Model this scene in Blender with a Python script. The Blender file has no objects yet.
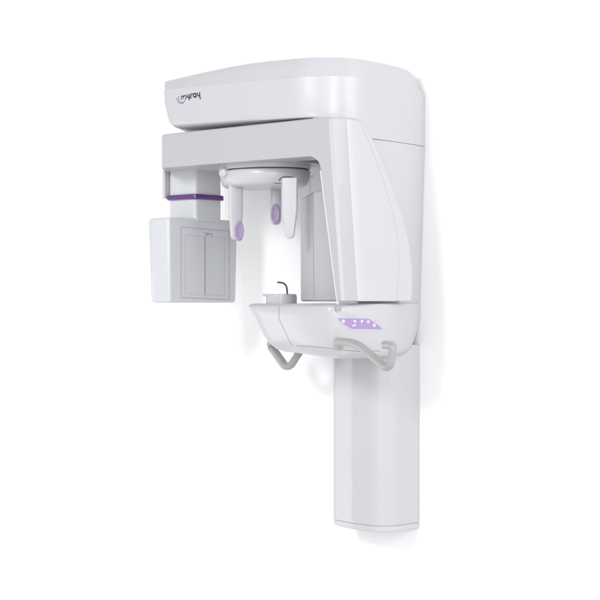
import bpy, bmesh, math
from mathutils import Vector
from mathutils.bvhtree import BVHTree

S = bpy.context.scene
COL = S.collection
# ------------------------------------------------------------------ camera
# x runs along the wall, y towards the wall, z up (z = 0 is eye level)
CAM = Vector((2.517, -3.115, 0.0)); F = 1530.0
D = Vector((-.669, .743, 0)).normalized(); R = Vector((D.y, -D.x, 0)); UP = Vector((0, 0, 1))
cd = bpy.data.cameras.new('camera'); cam = bpy.data.objects.new('camera', cd); COL.objects.link(cam)
cam.location = CAM; cam.rotation_euler = (math.pi/2, 0, math.atan2(-D.x, D.y))
cd.sensor_width = 36; cd.lens = 36*F/600; cd.clip_end = 100; cd.clip_start = .05
S.camera = cam

def ray(px, py): return (D + R*((px-300)/F) + UP*((300-py)/F)).normalized()
def at(px, py, y=None, x=None):
    r = ray(px, py)
    t = (y-CAM.y)/r.y if y is not None else (x-CAM.x)/r.x
    return CAM + r*t

# ------------------------------------------------------------------ materials
def mat(name, col, rough=.35, coat=.0, bump=.0, spec=.5, emit=None):
    m = bpy.data.materials.new(name); m.use_nodes = True
    nt = m.node_tree; b = nt.nodes['Principled BSDF']
    b.inputs['Roughness'].default_value = rough
    b.inputs['Specular IOR Level'].default_value = spec
    b.inputs['Coat Weight'].default_value = coat
    b.inputs['Coat Roughness'].default_value = .12
    tc = nt.nodes.new('ShaderNodeTexCoord')
    n = nt.nodes.new('ShaderNodeTexNoise'); n.inputs['Scale'].default_value = 7; n.inputs['Detail'].default_value = 3
    nt.links.new(tc.outputs['Object'], n.inputs['Vector'])
    cr = nt.nodes.new('ShaderNodeValToRGB')
    cr.color_ramp.elements[0].position = .3; cr.color_ramp.elements[1].position = .7
    cr.color_ramp.elements[0].color = (*[c*.985 for c in col], 1); cr.color_ramp.elements[1].color = (*col, 1)
    nt.links.new(n.outputs['Fac'], cr.inputs['Fac']); nt.links.new(cr.outputs['Color'], b.inputs['Base Color'])
    if bump:
        n2 = nt.nodes.new('ShaderNodeTexNoise'); n2.inputs['Scale'].default_value = 900
        bp = nt.nodes.new('ShaderNodeBump'); bp.inputs['Strength'].default_value = bump; bp.inputs['Distance'].default_value = .0003
        nt.links.new(tc.outputs['Object'], n2.inputs['Vector'])
        nt.links.new(n2.outputs['Fac'], bp.inputs['Height']); nt.links.new(bp.outputs['Normal'], b.inputs['Normal'])
    if emit:
        b.inputs['Emission Color'].default_value = (*emit[0], 1); b.inputs['Emission Strength'].default_value = emit[1]
    return m
WHITE = mat('white_enamel', (.525, .522, .547), .33, .15)
WHITE2 = mat('white_plastic', (.545, .542, .567), .36, .1)
GREYW = mat('light_grey_plastic', (.455, .452, .478), .36, .1)
DETW = mat('cool_white_plastic', (.585, .60, .62), .38, .1)
GREY = mat('grey_handle_plastic', (.34, .34, .335), .3, .1, .1)
DARK = mat('dark_metal', (.05, .05, .055), .35)
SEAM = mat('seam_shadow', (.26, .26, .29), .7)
GAP = mat('dark_gap', (.10, .10, .11), .7)
LILAC = mat('lilac_pad', (.38, .31, .48), .55)
PURPLE = mat('purple_collar', (.095, .03, .17), .25, .4)
PANEL = mat('lilac_keypad', (.385, .275, .52), .4)
BTN = mat('pale_button', (.64, .60, .70), .4)
FRAME = mat('lilac_print', (.42, .34, .48), .6)
FRAMEP = mat('faint_lilac_print', (.52, .47, .57), .6)
PINK = mat('magenta_print', (.40, .12, .36), .6)
INK = mat('black_print', (.02, .015, .03), .5)
WALLM = mat('white_wall_paint', (.93, .93, .93), .9, 0, 0, .1)

# ------------------------------------------------------------------ mesh helpers
def link(name, bm, m, parent=None, bevel=0, seg=3, smooth=35, wn=True):
    bmesh.ops.recalc_face_normals(bm, faces=bm.faces)
    me = bpy.data.meshes.new(name); bm.to_mesh(me); bm.free()
    for p in me.polygons: p.use_smooth = True
    me.set_sharp_from_angle(angle=math.radians(smooth))
    me.materials.append(m)
    o = bpy.data.objects.new(name, me); COL.objects.link(o)
    if parent: o.parent = parent
    if bevel:
        b = o.modifiers.new('bevel', 'BEVEL'); b.width = bevel; b.segments = seg
        b.limit_method = 'ANGLE'; b.angle_limit = math.radians(32); b.harden_normals = False
        b.use_clamp_overlap = True
        if wn:
            w = o.modifiers.new('wn', 'WEIGHTED_NORMAL'); w.keep_sharp = False
    return o

def loft(bm, rings, closed_ends=True):
    vs = [[bm.verts.new(p) for p in r] for r in rings]
    n = len(rings[0])
    for a, b in zip(vs, vs[1:]):
        for i in range(n):
            j = (i+1) % n
            bm.faces.new((a[i], a[j], b[j], b[i]))
    if closed_ends:
        bm.faces.new(vs[0]); bm.faces.new(vs[-1])
    return vs

def spline(pts, per=6, closed=True):
    out = []; n = len(pts); pts = [Vector(p) for p in pts]
    rng = range(n) if closed else range(n-1)
    for i in rng:
        if closed: p0, p1, p2, p3 = pts[i-1], pts[i], pts[(i+1) % n], pts[(i+2) % n]
        else: p0, p1, p2, p3 = pts[max(i-1, 0)], pts[i], pts[i+1], pts[min(i+2, n-1)]
        for k in range(per):
            t = k/per
            out.append(.5*((2*p1)+(-p0+p2)*t+(2*p0-5*p1+4*p2-p3)*t*t+(-p0+3*p1-3*p2+p3)*t**3))
    if not closed: out.append(pts[-1])
    return out

def roundpoly(pts, rads, seg=6):
    """closed polygon (2D) with rounded corners; always seg+1 points a corner"""
    out = []; n = len(pts)
    for i in range(n):
        p = Vector(pts[i]); a = (Vector(pts[i-1])-p); b = (Vector(pts[(i+1) % n])-p)
        la, lb = a.length, b.length; a.normalize(); b.normalize()
        r = rads[i]
        ang = a.angle(b); d = min(r/math.tan(ang/2), la*.49, lb*.49)
        A = p+a*d; B = p+b*d
        for k in range(seg+1):
            t = k/seg
            w = 1.0*math.sin(ang/2)
            c0, c1, c2 = (1-t)**2, 2*w*t*(1-t), t*t
            out.append((A*c0+p*c1+B*c2)/(c0+c1+c2))
    return out

def tube(bm, pts, r, n=10, flat=(1, 1), caps=True, up=Vector((0, 0, 1)), sq=1.0):
    pts = [Vector(p) for p in pts]; rings = []
    for i, p in enumerate(pts):
        t = (pts[min(i+1, len(pts)-1)]-pts[max(i-1, 0)]).normalized()
        s = t.cross(up)
        if s.length < 1e-3: s = t.cross(Vector((1, 0, 0)))
        s.normalize(); u = s.cross(t)
        rr = r[i] if isinstance(r, (list, tuple)) else r
        q = lambda v: math.copysign(abs(v)**sq, v)
        rings.append([p+s*(rr*flat[0]*q(math.cos(2*math.pi*k/n)))+u*(rr*flat[1]*q(math.sin(2*math.pi*k/n))) for k in range(n)])
    loft(bm, rings, caps)

def prism(bm, outline, axis, a, b):
    """outline in the plane across axis, extruded from a to b"""
    def P(u, v, w):
        return {'x': (w, u, v), 'y': (u, w, v), 'z': (u, v, w)}[axis]
    loft(bm, [[P(u, v, a) for u, v in outline], [P(u, v, b) for u, v in outline]])

dg = None
def tree_of(o):
    dg = bpy.context.evaluated_depsgraph_get(); dg.update()
    return BVHTree.FromObject(o, dg)

def surf(tree, px, py, lift=.0004):
    h, n, _, _ = tree.ray_cast(CAM, ray(px, py))
    if h is None: return None, None
    if n.dot(ray(px, py)) > 0: n = -n
    return h+n*lift, n

def stroke(bm, tree, pts, w, lift=.0004, step=1.0):
    """a flat printed line lying on a surface; pts are where it is seen, w in metres"""
    P = []
    for (x0, y0), (x1, y1) in zip(pts, pts[1:]):
        k = max(1, int(math.hypot(x1-x0, y1-y0)/step))
        P += [(x0+(x1-x0)*i/k, y0+(y1-y0)*i/k) for i in range(k)]
    P.append(pts[-1])
    H = [surf(tree, *p, lift) for p in P]; H = [h for h in H if h[0] is not None]
    L = []
    for i, (h, n) in enumerate(H):
        t = H[min(i+1, len(H)-1)][0]-H[max(i-1, 0)][0]
        if t.length < 1e-7: continue
        s = t.normalized().cross(n).normalized()*(w/2)
        e = t.normalized()*(w/2)*(-1 if i == 0 else (1 if i == len(H)-1 else 0))
        L.append((bm.verts.new(h+s+e), bm.verts.new(h-s+e)))
    for a, b in zip(L, L[1:]):
        bm.faces.new((a[0], a[1], b[1], b[0]))

def patch(bm, tree, px_outline, lift, thick=0):
    """a thin raised label whose outline lies on a surface"""
    top = []; bot = []
    for p in px_outline:
        h, n = surf(tree, *p, 0)
        top.append(bm.verts.new(h+n*(lift+thick))); bot.append(bm.verts.new(h-n*.002))
    c, n = surf(tree, sum(p[0] for p in px_outline)/len(px_outline), sum(p[1] for p in px_outline)/len(px_outline), 0)
    vc = bm.verts.new(c+n*(lift+thick))
    k = len(top)
    for i in range(k):
        j = (i+1) % k
        bm.faces.new((top[i], top[j], vc)); bm.faces.new((top[i], bot[i], bot[j], top[j]))

def tag(o, label=None, cat=None, kind=None):
    if label: o['label'] = label
    if cat: o['category'] = cat
    if kind: o['kind'] = kind

# ------------------------------------------------------------------ the wall
WY = .43
bm = bmesh.new()
prism(bm, [(-14, -6), (9, -6), (9, 6), (-14, 6)], 'y', WY+.002, WY+.15)
o = link('wall', bm, WALLM); tag(o, kind='structure')
o['label'] = 'plain bright white wall behind the dental x-ray machine'

# ------------------------------------------------------------------ the machine
M = bpy.data.objects.new('dental_xray_machine', None); COL.objects.link(M); M.location = (0, 0, 0)
tag(M, 'white wall mounted panoramic dental x-ray machine with purple collar and grey handles', 'x-ray machine')

# --- column
def colring(z, ins=0):
    pts = [(-.445+ins, WY), (-.445+ins, .322+ins), (-.428+ins, .308+ins), (-.340, .286+ins), (-.25, .286+ins), (-.220-ins, .325), (-.208-ins, WY)]
    rr = [0.001, .012, .03, .09, .07, .05, .001]
    return [(p.x, p.y, z) for p in roundpoly(pts, rr, 9)]
bm = bmesh.new(); loft(bm, [colring(-.648), colring(-.13)])
column = link('column', bm, WHITE, M, .0015, 2)
bm = bmesh.new(); loft(bm, [colring(-.666, .006), colring(-.663, .0015), colring(-.6488, .0008)])
link('end_cap', bm, WHITE2, column, .001, 2)

# --- upper housing: long head that turns down against the wall on the right
ring0 = None
def headring(ins, zl, zr, endin=0, back=.31, fade=0, wall=0):
    """one level of the head; fade: the inset dies out to the right; wall: how far it dips at the wall"""
    def ring(ins):
        pts = [(-.845+endin+ins, .005+ins), (-.50, -.006+ins), (-.265, .006+ins), (-.163-ins, .085+ins), (-.166-ins, .25), (-.178-ins, .37), (-.183-ins, .405),
               (-.188-ins, WY), (-.43, WY), (-.45, back), (-.88+endin+ins, back-ins), (-.935+endin+ins, .16)]
        return roundpoly(pts, [.035, .6, .24, .16, .3, .1, .03, .003, .003, .04, .05, .10], 7)
    global ring0
    if ring0 is None: ring0 = ring(0)
    def dense(r):
        b = ring0; o = []
        for i, p in enumerate(r):
            j = (i+1) % len(r); k = max(1, int((b[j]-b[i]).length/.022))
            o += [p.lerp(r[j], t/k) for t in range(k)]
        return o
    out = []
    for p, q in zip(dense(ring(ins)), dense(ring(0))):
        t = min(1, max(0, (p.x+.84)/.62)); t = t*t*(3-2*t)
        z = zl+(zr-zl)*t + (.010*math.sin(math.pi*min(1, max(0, (p.x+.86)/.6))) if zl > .64 else 0)
        if p.x > -.42:
            u = min(1, max(0, (p.y-.10)/(WY-.10))); z -= wall*u**13
            if z < .55 and p.x > -.40:
                w = min(1, max(0, (p.y-.075)/.05)); w = w*w*(3-2*w)
                z -= .053*w*min(1, max(0, 1-(z-.4995)/.045))
        if fade: p = p.lerp(q, min(1, max(0, (p.x+.5)/.25)))
        out.append((p.x, p.y, z))
    return out
bm = bmesh.new()
loft(bm, [headring(.06, .505, .4995, .05, fade=1), headring(.035, .5065, .4995, .042, fade=1), headring(.02, .510, .500, .035, fade=1), headring(.010, .515, .5015, .030, fade=1), headring(.004, .523, .505, .025, fade=1), headring(.001, .533, .510, .021), headring(0, .545, .518, .018),
          headring(0, .585, .565, .004), headring(0, .6245, .612, 0, wall=.022), headring(.002, .626, .6135, 0, wall=.022), headring(.012, .641, .636, -0.0222, wall=.028), headring(.022, .654, .660, -0.0407, wall=.034), headring(.026, .6575, .6655, -0.0481, wall=.038),
          headring(.034, .659, .668, -0.0629, wall=.042), headring(.08, .660, .669, 0, wall=.045)])
house = link('upper_housing', bm, WHITE, M, 0, smooth=28)
# the part of the housing that hugs the wall down to the joint
def bodyring(z, ins=0, fy=.098, xr=0):
    pts = [(-.40, WY), (-.40, .30), (-.24, fy+ins), (-.168-ins, fy+.003+ins), (-.1662-ins, .25), (-.1782-ins+xr*.5, .37), (-.1882-ins+xr*.8, WY)]
    rr = [.001, .03, .03, .012, .3, .1, .002]
    return [(p.x, p.y, z) for p in roundpoly(pts, rr, 6)]
def bxr(z): return -.021*(1-min(1, max(0, z/.44)))
bm = bmesh.new(); loft(bm, [bodyring(z, 0, .098, bxr(z)) for z in (-.02, 0, .1, .2, .3, .4, .4445)])
body = link('column_carriage', bm, WHITE, M)
bm = bmesh.new(); loft(bm, [bodyring(.440, .0008), bodyring(.450, .0008)])
link('joint_gap', bm, SEAM, body)

# --- rotating arm: bar under the head + tapering limb with its side cover
def lerp(a, b, t): return a+(b-a)*t
def curve(T, z):
    if z <= T[0][0]: return T[0][1]
    if z >= T[-1][0]: return T[-1][1]
    for i in range(len(T)-1):
        if z <= T[i+1][0]:
            (a, ya), (b, yb) = T[i], T[i+1]
            m0 = (T[i+1][1]-T[max(i-1, 0)][1])/(T[i+1][0]-T[max(i-1, 0)][0])
            j = min(i+2, len(T)-1); m1 = (T[j][1]-T[i][1])/(T[j][0]-T[i][0])
            h = b-a; t = (z-a)/h
            return ya*(2*t**3-3*t*t+1)+m0*h*(t**3-2*t*t+t)+yb*(3*t*t-2*t**3)+m1*h*(t**3-t*t)
def seam_y(z):     # where the cover joint runs, seen on the side
    return curve([(-.01, .205), (.08, .226), (.16, .230), (.24, .216), (.32, .187), (.40, .148), (.47, .108), (.5, .088)], z)
def edge_y(z):
    return curve([(-.01, .288), (.05, .300), (.12, .301), (.20, .286), (.28, .256), (.36, .216), (.43, .172), (.48, .130), (.5, .10)], z)
def xo(z): return lerp(-.118, -.157, min(1, max(0, z/.49)))
def fe(z): return lerp(-.140, -.184, min(1, max(0, z/.49)))   # front edge
def xi(z):
    if z < .36: return lerp(-.153, -.213, z/.36)
    if z < .392:
        t = (z-.36)/.034; return -.213-.006*t-.048*(1-math.sqrt(max(0, 1-t*t)))
    if z < .394: return -.36
    return -.842
zs = [-.002, .002]+[.015*i for i in range(1, 24)]+[.36, .368, .375, .381, .386, .389, .3915]
def armring(z, dy=0):
    e = xi(z); o = xo(z); s = seam_y(z)-.0012
    return [(e, .0+dy, z), (lerp(e, fe(z), .5), dy, z), (fe(z), dy, z), (fe(z)+.008, .006+dy, z), (o-.002, .045, z), (o+.003, .075, z), (o+.004, s*.75, z), (o+.001, s, z), (o-.05, s, z), (o-.05, .10, z),
            (min(e+.004, o-.052), .10, z)]
bm = bmesh.new()
rings = [armring(z) for z in zs]
def barring(z, ins=0, top=0):
    e = -.842; o = xo(z); s = seam_y(z)-.0012
    return [(e+ins, ins, z), (lerp(e, o, .5), ins, z), (fe(z), ins, z), (fe(z)+.008-ins, .006+ins, z), (o-.002-ins, .045, z), (o+.003-ins, max(.05, min(.075, s*.6)), z), (o+.004-ins, max(.06, s*.75), z), (o+.001-ins, s-ins, z), (o-.05, s-ins, z), (-.40, .10, z),
            (-.94+ins, .10, z)]
r0 = armring(.3925); 
rings += [r0, barring(.3940), barring(.3965), barring(.43), barring(.47), barring(.488), barring(.492, .002), barring(.4945, .006)]
loft(bm, rings)
arm = link('rotating_arm', bm, GREYW, M, .0022, 3, 30)
# back half of the bar, which carries the detector neck at its free end
def backring(z, ins=0):
    pts = [(-.948+ins, .100+ins), (-.40, .1005+ins), (-.405, .30-ins), (-.90, .30-ins), (-.955+ins, .25)]
    return [(p.x, p.y, z) for p in roundpoly(pts, [.004, .003, .03, .04, .04], 5)]
bm = bmesh.new(); loft(bm, [backring(.394, .003), backring(.398), backring(.486), backring(.492, .004)])
prism(bm, [(-.9475, .1005), (-.9365, .1005), (-.9365, .24), (-.9475, .24)], 'z', .312, .396)
link('arm_back', bm, WHITE2, arm)
# cover in two shells
SIDE = WHITE
def coverring(z, k=0):
    s = seam_y(z)+.0012; e = edge_y(z); o = xo(z)
    e = max(e, s+.004)
    return [(o+.001-k, s, z), (o+.0012-k, lerp(s, e, .5), z), (o-.004-k, e-.008 if e-s > .02 else lerp(s, e, .8), z), (o-.012-k, e, z), (o-.05, e, z), (o-.05, s, z)]
zz = [-.002, .002]+[.01*i for i in range(1, 48)]+[.476, .484]
bm = bmesh.new(); loft(bm, [coverring(z) for z in zz])
link('rear_cover', bm, WHITE2, arm, .0012, 2, 40)
def frontcover(z, k=.0012):
    o = xo(z); s = seam_y(z)-.0014
    return [(o-.0035, .0435, z), (o-.002+k*.8, .047, z), (o+.003+k, max(.05, min(.075, s*.6)), z), (o+.004+k, max(.06, s*.75), z), (o+.001+k, s, z), (o-.02, s-.001, z), (o-.02, .05, z)]
bm = bmesh.new(); loft(bm, [frontcover(z) for z in [-.003, .0]+[.01*i for i in range(1, 48)]+[.476, .4885]])
link('side_cover', bm, WHITE2, arm, 0, 2, 50)

# --- generator head behind the limb
def genring(z, ins=0):
    t = z/.3
    L = -.412
    pts = [(L+.002+ins, .19), (L+ins, .138+ins), (L+.084, .102+ins), (-.17, .102+ins), (-.17, .23), (-.40, .23-ins)]
    return [(p.x, p.y, z+(p.x+.39)*.17*t*t) for p in roundpoly(pts, [.02, .012, .012, .002, .002, .02], 5)]
bm = bmesh.new(); loft(bm, [genring(-.004, .004), genring(.0, 0), genring(.1), genring(.2), genring(.285), genring(.292, .002), genring(.296, .007), genring(.2975, .014)])
gen = link('generator_head', bm, GREYW, M, 0, smooth=40)

# --- lower housing with the chin table
def lowring(z, l=0, f=0, bk=0, r=0, tilt=0):
    pts = [(-.592+l, .15), (-.578+l, .100+f*.2), (-.525+l*.7, .062+f*.5), (-.42+l*.3, .035+f), (-.31, .012+f), (-.215, -.002+f), (-.172-r*.3, .004+f),
           (-.142-r, .050+f*.7), (-.118-r, .105+f*.4), (-.116-r, .16), (-.155-r*.8, .29), (-.2055-r*.4, WY-bk*.5), (-.30, WY-bk), (-.42, WY-bk), (-.435, .33), (-.45, .275), (-.525+l*.7, .238), (-.578+l, .20)]
    return [(p.x, p.y, z+tilt*max(0, min(1, (-.2-p.x)/.35))) for p in spline([Vector(q) for q in pts], 5)]
bm = bmesh.new()
loft(bm, [lowring(-.010, .012, .030, 0, .003), lowring(-.0125, .003, .012, 0, .001), lowring(-.016, 0, .004), lowring(-.022, .001, 0), lowring(-.05, .026, .003, .002, .000), lowring(-.08, .046, .008, .010, .006),
          lowring(-.105, .062, .012, .026, .012, .004), lowring(-.125, .078, .020, .046, .018, .008), lowring(-.142, .096, .030, .075, .026, .013), lowring(-.153, .112, .046, .105, .038, .017),
          [(-.34+(x+.34)*.90, .2+(y-.2)*.86, z-.006) for x, y, z in lowring(-.153, .112, .046, .105, .038, .017)],
          [(-.34+(x+.34)*.78, .2+(y-.2)*.68, z-.009) for x, y, z in lowring(-.153, .112, .046, .105, .038, .017)]])
low = link('lower_housing', bm, WHITE, M, 0, smooth=60)

# --- chin rest with bite rod
bm = bmesh.new()
c0 = at(281.5, 300, y=.15)
cx = c0.x
def ell(cx, cy, a, b, z, n=28): return [(cx+a*math.cos(2*math.pi*k/n), cy+b*math.sin(2*math.pi*k/n), z) for k in range(n)]
loft(bm, [ell(cx, .15, .044, .046, -.013), ell(cx, .15, .0445, .046, .003), ell(cx, .15, .044, .046, .0115)])
loft(bm, [ell(cx-.004, .15, .047, .046, .0113), ell(cx-.0085, .15, .0525, .0465, .0125), ell(cx-.009, .15, .053, .0465, .0155), ell(cx-.008, .15, .050, .044, .0175)])
chin = link('chin_rest', bm, WHITE2, M, 0, smooth=40)
bm = bmesh.new()
P = [at(287.2, 294, y=.13), at(286.8, 288, y=.13), at(285.2, 284.6, y=.13), at(282, 282.8, y=.13), at(277.6, 282.3, y=.13)]
tube(bm, spline(P, 4, False), .0027, 10)
link('bite_rod', bm, DARK, chin)

# --- temple support hub under the arm
HX, HY = -.566, .155
ell0 = ell
def ell(cx, cy, a, b, z, n=28): return ell0(cx, cy, a*.885, b*.84, z, n)
bm = bmesh.new()
loft(bm, [ell(HX, HY, .12, .10, .328, 48), ell(HX, HY, .145, .118, .330, 48), ell(HX, HY, .155, .130, .337, 48), ell(HX, HY, .162, .138, .353, 48), ell(HX, HY, .164, .140, .3735, 48), ell(HX, HY, .161, .137, .3765, 48)])
hub = link('temple_support_hub', bm, WHITE2, M, 0, smooth=50)
bm = bmesh.new(); loft(bm, [ell(HX, HY, .157, .133, .3755, 48), ell(HX, HY, .157, .133, .3815, 48)])
link('dark_ring', bm, GAP, hub)
bm = bmesh.new(); loft(bm, [ell(HX, HY, .163, .139, .3805, 48), ell(HX, HY, .166, .1395, .384, 48), ell(HX, HY, .166, .1395, .396, 48)])
link('bearing_plate', bm, WHITE2, hub, 0, smooth=50)
ell = ell0
# knob
k0 = at(225.5, 173, y=.055)
bm = bmesh.new(); dirv = Vector((.35, -.94, 0)).normalized()
tube(bm, [k0+dirv*-.03, k0+dirv*.010, k0+dirv*.0125], [.0165, .0165, .014], 28)
tube(bm, [k0+dirv*.0125, k0+dirv*.018, k0+dirv*.0195], [.0115, .0115, .0095], 24)
link('lock_knob', bm, WHITE2, hub, 0, smooth=40)

# --- temple rests
def blade(pxl, pxr, top, bot, y, depth, m, taper=1.0, name='temple_rest', pad=None, lab=None, face=None):
    """a flat hanging bar; the broad side looks along face"""
    c = at((pxl+pxr)/2, (top+bot)/2, y=y)
    dist = (c-CAM).dot(D)
    w = (pxr-pxl)/F*dist
    zt = (300-top)/F*dist; zb = (300-bot)/F*dist
    f = Vector(face).normalized(); s = Vector((-f.y, f.x, 0))
    if s.dot(R) < 0: s = -s
    w = w/max(.3, abs(s.dot(R)))
    hw = w/2; N = 8
    rings = []
    def R2(z, h, th):
        h = max(h, .0015); th = max(th, .001)
        out = []
        for q in range(20):
            a = 2*math.pi*q/20
            ca, sa = math.cos(a), math.sin(a)
            e = .55
            u = h*math.copysign(abs(ca)**e, ca); v = th*math.copysign(abs(sa)**e, sa)
            p = Vector((c.x, c.y, z))+s*u+f*v
            out.append(tuple(p))
        return out
    rings.append(R2(zt, hw, depth/2)); rings.append(R2(lerp(zt, zb, .55), hw, depth/2))
    r = hw*taper
    rings.append(R2(zb+r*1.3, r, depth/2))
    for i in range(1, N+1):
        a = math.pi/2*i/N
        rings.append(R2(zb+r*1.1*(1-math.sin(a)), r*(.25+.75*math.cos(a)), depth/2*(.4+.6*math.cos(a))))
    bm = bmesh.new(); loft(bm, rings)
    o = link(name, bm, m, M, 0, smooth=50)
    if pad:
        px, py, pw, ph = pad
        bm = bmesh.new(); pr = []
        pc = at(px, py, y=c.y); 
        base = Vector((c.x, c.y, 0)); 
        u0 = (pc-base).dot(R)/max(.3, abs(s.dot(R)))
        pd = dist
        a_ = pw/2/F*pd/abs(s.dot(R)); b_ = ph/2/F*pd
        cen = base+s*u0+Vector((0, 0, pc.z))
        for (sc, v) in ((1.0, depth/2-.003), (1.0, depth/2+.002), (.93, depth/2+.0045), (.8, depth/2+.0052), (.72, depth/2+.0042), (.3, depth/2+.004)):
            pr.append([tuple(cen+s*(a_*sc*math.cos(2*math.pi*k/28))+Vector((0, 0, b_*sc*math.sin(2*math.pi*k/28)))+f*v) for k in range(28)])
        loft(bm, pr); link('pad', bm, LILAC, o, 0, smooth=60)
    return o
blade(229, 242.5, 180, 240, .075, .012, WHITE2, .8, pad=(238.2, 231, 9.2, 20), face=(.9, -.44, 0))
blade(270.5, 281, 178, 225, .21, .012, WHITE2, 1.0, pad=(275.3, 214, 9.5, 20), face=(.7, -.7, 0))
blade(282, 297.5, 178, 238.5, .035, .014, WHITE2, .62, face=(.45, -.9, 0), name='forehead_rest')
ht = tree_of(hub)
bm = bmesh.new(); stroke(bm, ht, [(279, 180), (281, 178), (283.5, 176.9), (288, 176.7), (293.5, 177.6)], .0030, .0012)
stroke(bm, ht, [(274.5, 183.2), (280.5, 183.2)], .0020, .0012)
link('slot', bm, GAP, hub)
# thin rod between the hub side and the generator head
bm = bmesh.new()
tube(bm, spline([at(312.6, 176, y=.16), at(310.4, 177.5, y=.16), at(309.6, 181, y=.16), at(309.5, 197, y=.16)], 5, False), .0020, 10, up=Vector((.74, .67, 0)))
link('support_rod', bm, GREYW, hub)
# white trim strip along the limb's inner edge with its grey foot
bm = bmesh.new()
pts = [Vector((xi(z)-.0035, .004, z)) for z in (-.012, .05, .1, .15, .2, .25, .3, .35)]
tube(bm, pts, .0032, 10)
strip = link('edge_trim', bm, mat('bright_trim', (.66, .66, .68), .4), M)
bm = bmesh.new()
f0 = at(337.7, 306, y=-.004); f1 = at(337.9, 311, y=-.004)
tube(bm, [f0, f1], .0088, 16, up=Vector((1, 0, 0)))
link('trim_foot', bm, GREY, strip, .001, 2)

# --- detector with its neck and purple collar
def boxring(x0, x1, y0, y1, z, rad=.006, cham=.0):
    pts = [(x0+cham*.9, y0+cham*.35), (x0+cham*2.2, y0), (x1-.006, y0), (x1, y0+.006), (x1, y1), (x0, y1)]
    return [(p.x, p.y, z) for p in roundpoly(pts, [rad*.6]+[rad*2]+[.007]*2+[rad]*2, 5)]
bm = bmesh.new()
X0, X1 = -.926, -.815
rings = []
for z, i in ((-.0085, .016), (-.0075, .012), (-.004, .0075), (.003, .006), (.235, 0), (.2415, .0015), (.2455, .006), (.2465, .012)):
    rings.append(boxring(X0+i, X1-i*.25, .000+i*.9, .302-i, z, .016, .018))
loft(bm, rings)
det = link('detector_box', bm, DETW, M, 0, smooth=30)
def neckring(z, ins=0, ty=0):
    return [(p.x, p.y, z) for p in roundpoly([(-.934+ins, .122+ins), (-.924+ins, .1096+ins), (-.8135-ins, .1096+ins), (-.8135-ins, .228-ins), (-.934+ins, .228-ins)], [.004, .010, .013, .016, .01], 7)]
bm = bmesh.new(); loft(bm, [neckring(.239, .0), neckring(.25, 0), neckring(.31, 0), neckring(.400, 0)])
neck = link('neck', bm, DETW, M, 0, smooth=30)
bm = bmesh.new(); loft(bm, [neckring(.3045, -.001), neckring(.3055, -.0055), neckring(.3075, -.0068), neckring(.3185, -.0068), neckring(.3205, -.0055), neckring(.3215, -.001)])
link('collar', bm, PURPLE, neck, 0, smooth=40)

dt = tree_of(det)
bm = bmesh.new()
stroke(bm, dt, [(181, 297.5), (181.2, 227), (229.3, 231.2), (229.3, 299.8), (181, 297.5)], .0018)
link('panel_frame', bm, FRAME, det)
bm = bmesh.new()
stroke(bm, dt, [(185.5, 294), (185.5, 235), (224.5, 237.5), (224.5, 296), (185.5, 294)], .0012)
link('inner_frame', bm, FRAMEP, det)
bm = bmesh.new()
stroke(bm, dt, [(205, 236.5), (205, 295)], .0024)
link('divider', bm, mat('dark_lilac_print', (.2, .16, .25), .6), det)
bm = bmesh.new()   # small mark, too small to read in the photograph
for pts in ([(205.2, 233.4), (206.2, 235), (207.8, 235), (208, 233.4)], [(207.4, 232.8), (207.4, 234.6)], [(209, 235), (209, 233.4), (210, 233.4)], [(211.9, 235.2), (210.9, 235), (211, 233.8), (212, 233.8), (212, 235.2)],
            [(205, 233.2), (206.3, 232.8)]):
    stroke(bm, dt, pts, .0014, .0006, .3)
link('mark', bm, PINK, det)

# --- seams, logo, keypad
hs = tree_of(house)
bm = bmesh.new()
def S_(pts, w=.0039): stroke(bm, hs, pts, w, .0006, .25)
S_([(181.6, 99.4), (181.3, 97), (181.6, 96.2), (182.6, 96), (183.4, 96.8), (183.5, 99), (183.4, 96.8), (184.2, 95.7), (185.2, 95.6), (185.8, 96.4), (185.9, 98.8)], .0030)
S_([(187.1, 95), (187.3, 96.9), (188.2, 97.6), (189.3, 97.3)]); S_([(189.3, 94.6), (189.5, 98.4), (189.2, 99.8)])
S_([(190.9, 98), (190.8, 95.2), (191.3, 94.3), (192.3, 94)])
S_([(195.8, 93.6), (194.0, 93.7), (193.4, 94.7), (193.5, 96.3), (194.2, 97.1), (195.3, 96.9), (196, 96), (195.9, 93.6), (196.1, 97.2)])
S_([(197.4, 93.2), (197.6, 95.1), (198.4, 95.9), (199.6, 95.6)]); S_([(199.7, 92.8), (199.9, 96.8), (200.4, 98.6)])
link('logo_lettering', bm, INK, house)
bm = bmesh.new()
sw = [(181.8+3.6*math.cos(a), 98.6+4.1*math.sin(a)) for a in [math.radians(d) for d in range(10, 215, 12)]]
stroke(bm, hs, sw, .0022, .0006, .4)
sw = [(181.4+4.6*math.cos(a), 98.6+5.0*math.sin(a)) for a in [math.radians(d) for d in range(60, 200, 12)]]
stroke(bm, hs, sw, .0013, .0006, .4)
link('logo_swirl', bm, mat('violet_print', (.25, .12, .33), .5), house)
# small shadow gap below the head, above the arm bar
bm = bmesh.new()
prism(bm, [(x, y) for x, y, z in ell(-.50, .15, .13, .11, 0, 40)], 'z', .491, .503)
link('pivot_gap', bm, SEAM, house)

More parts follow.
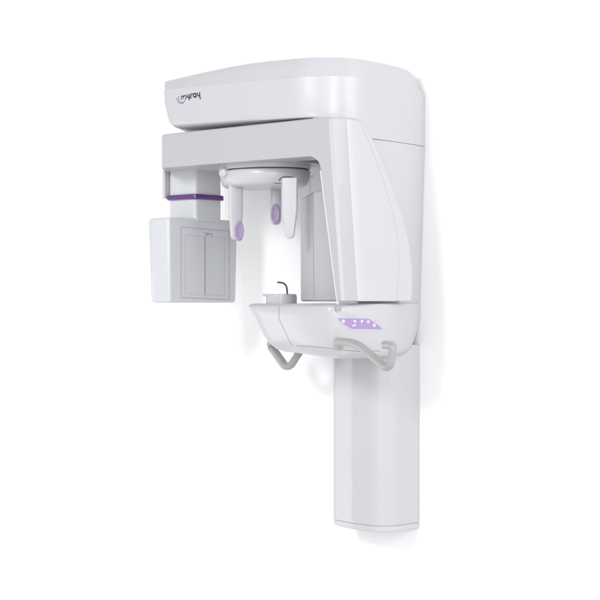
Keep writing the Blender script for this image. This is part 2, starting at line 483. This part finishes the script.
lt = tree_of(low)
bm = bmesh.new()
stroke(bm, lt, [(279, 306.2), (279, 319), (283, 327), (291.5, 345.5)], .0014, .0005)
stroke(bm, lt, [(297, 346), (310, 346.3), (330, 348.3), (345, 350.2), (360, 351.5), (380, 351)], .0012, .0005)
link('housing_seam', bm, SEAM, low)
gt = tree_of(gen)
bm = bmesh.new(); stroke(bm, gt, [(313.3, 193.4), (313.3, 240), (314.2, 298)], .0016, .0005)
link('head_seam', bm, SEAM, gen)
outline = []
cs = [(336.5, 318.2), (369.5, 318.6), (383, 329.2), (350, 328.6)]
rp = roundpoly(cs, [1.2]*4, 4)
dense = []
for i, p in enumerate(rp):
    q = rp[(i+1) % len(rp)]; k = max(1, int((q-p).length/2))
    dense += [tuple(p.lerp(q, t/k)) for t in range(k)]
# keypad and its surround follow the curved surface
def decal(name, cs, lift, m, parent, rnd=.10):
    bm = bmesh.new(); rows = []
    for i in range(41):
        t = .5-.5*math.cos(math.pi*i/40)
        e_ = max(0, (abs(2*t-1)-(1-rnd))/rnd); q = .42*(1-math.sqrt(max(0, 1-e_*e_)))
        rows.append([])
        for j in range(7):
            s_ = q+(1-2*q)*j/6
            a = Vector(cs[0]).lerp(Vector(cs[1]), t); b = Vector(cs[3]).lerp(Vector(cs[2]), t)
            p = a.lerp(b, s_); h, n = surf(lt, p.x, p.y, lift)
            rows[-1].append(bm.verts.new(h))
    for i in range(40):
        for j in range(6):
            bm.faces.new((rows[i][j], rows[i+1][j], rows[i+1][j+1], rows[i][j+1]))
    ex = bmesh.ops.extrude_face_region(bm, geom=bm.faces[:])
    for v in [g for g in ex['geom'] if isinstance(g, bmesh.types.BMVert)]:
        v.co += -(CAM-v.co).normalized()*.003
    return link(name, bm, m, parent, 0, smooth=50)
pad = decal('control_keypad', cs, .0018, PANEL, M, .08)
decal('keypad_surround', [(333.5, 316.4), (371, 316.9), (387, 331), (348.5, 330.4)], .0008, WHITE2, pad, .08)
for (bx_, by_, r_) in ((343, 321.2, 1.9), (354.5, 321, 1.6), (361.5, 321.2, 1.6), (367.8, 321.6, 1.6), (373.8, 325.2, 1.9)):
    h, n = surf(lt, bx_, by_, .0018)
    bm = bmesh.new(); rr = r_*.0027
    tube(bm, [h-n*.001, h+n*.0008, h+n*.0014], [rr, rr, rr*.8], 16)
    link('button', bm, BTN, pad)
h, n = surf(lt, 351.8, 326, .0018); h2, _ = surf(lt, 355.6, 324.6, .0018)
bm = bmesh.new(); tube(bm, [h, h2], .0026, 10); link('button', bm, BTN, pad)

# --- handles
def hp(l): return [at(a, b, y=y) for a, b, y in l]
def bend(pts, r, seg=5):
    """a bent bar: straight runs joined by short round corners"""
    out = [pts[0]]
    for i in range(1, len(pts)-1):
        p = pts[i]; a = pts[i-1]-p; b = pts[i+1]-p
        d = min(r[i], a.length*.48, b.length*.48)
        A = p+a.normalized()*d; B = p+b.normalized()*d
        out += [A.lerp(p, k/seg).lerp(p.lerp(B, k/seg), k/seg) for k in range(seg+1)]
    out.append(pts[-1]); return out
def handle(pts, rads, r, flat=(1, .8)):
    P = bend(pts, rads)
    bm = bmesh.new()
    tube(bm, P, r, 20, flat, sq=.72, up=Vector((.35, -.35, 1)))
    return link('handle', bm, GREY, M, .0015, 2, smooth=50)
h1 = handle(hp([(340, 347, .03), (337.2, 341, -.004), (357, 343.2, -.02), (385, 367.3, -.055), (390, 366.8, -.06), (393.6, 345.5, -.058), (384.5, 344.6, -.045)]), [0, .010, .045, .02, .014, .011, 0], .0105, (1, .95))
h1['label'] = 'near grey handle with hooked upper end'
h2 = handle(hp([(273, 337, .22), (270.3, 345.5, .25), (285, 366.2, .25), (290.5, 366.2, .25), (299.5, 352, .25), (298, 345, .25)]), [0, .012, .014, .014, .01, 0], .0120, (1, .9))
h2['label'] = 'far grey handle bent into a plain V'

# ------------------------------------------------------------------ light
w = bpy.data.worlds.new('World'); S.world = w; w.use_nodes = True
nt = w.node_tree; bg = nt.nodes['Background']; bg.inputs[1].default_value = .73
tc = nt.nodes.new('ShaderNodeTexCoord'); sx = nt.nodes.new('ShaderNodeSeparateXYZ'); rp_ = nt.nodes.new('ShaderNodeValToRGB')
mp = nt.nodes.new('ShaderNodeMapRange'); mp.inputs['From Min'].default_value = -1; mp.inputs['From Max'].default_value = 1
nt.links.new(tc.outputs['Generated'], sx.inputs[0]); nt.links.new(sx.outputs['Z'], mp.inputs['Value']); nt.links.new(mp.outputs[0], rp_.inputs['Fac'])
e = rp_.color_ramp.elements
e[0].position = 0; e[0].color = (.95, .95, .97, 1)
e[1].position = 1; e[1].color = (.45, .45, .47, 1)
m_ = e.new(.5); m_.color = (1.0, 1.0, 1.02, 1); m_ = e.new(.62); m_.color = (.95, .95, .97, 1)
m2 = nt.nodes.new('ShaderNodeMapRange'); m2.inputs['From Min'].default_value = -1; m2.inputs['From Max'].default_value = 1
m2.inputs['To Min'].default_value = .96; m2.inputs['To Max'].default_value = 1.12
nt.links.new(sx.outputs['X'], m2.inputs['Value'])
vm = nt.nodes.new('ShaderNodeVectorMath'); vm.operation = 'SCALE'
nt.links.new(rp_.outputs['Color'], vm.inputs[0]); nt.links.new(m2.outputs[0], vm.inputs['Scale'])
nt.links.new(vm.outputs[0], bg.inputs['Color'])
def area(name, loc, target, size, power, col=(1, 1, 1), sy=None):
    l = bpy.data.lights.new(name, 'AREA'); l.energy = power; l.size = size; l.color = col
    if sy: l.shape = 'RECTANGLE'; l.size_y = sy
    o = bpy.data.objects.new(name, l); COL.objects.link(o); o.location = loc
    o.rotation_euler = (Vector(target)-Vector(loc)).to_track_quat('-Z', 'Y').to_euler()
area('key_softbox', (-.38, -4.2, 1.9), (-.35, .2, .0), 1.0, 64)
area('side_softbox', (3.6, -.45, 1.3), (-.2, .2, .3), 1.8, 34)
area('fill_softbox', (2.75, -3.45, .7), (-.4, .2, .1), 1.5, 46)
area('strip_softbox', (-2.75, -.65, -.8), (-.43, .30, -.45), .8, 8, sy=1.6)

S.render.engine = 'CYCLES'
S.view_settings.view_transform = 'Standard'; S.view_settings.look = 'None'
S.view_settings.exposure = .26; S.view_settings.gamma = 1
S.cycles.max_bounces = 8
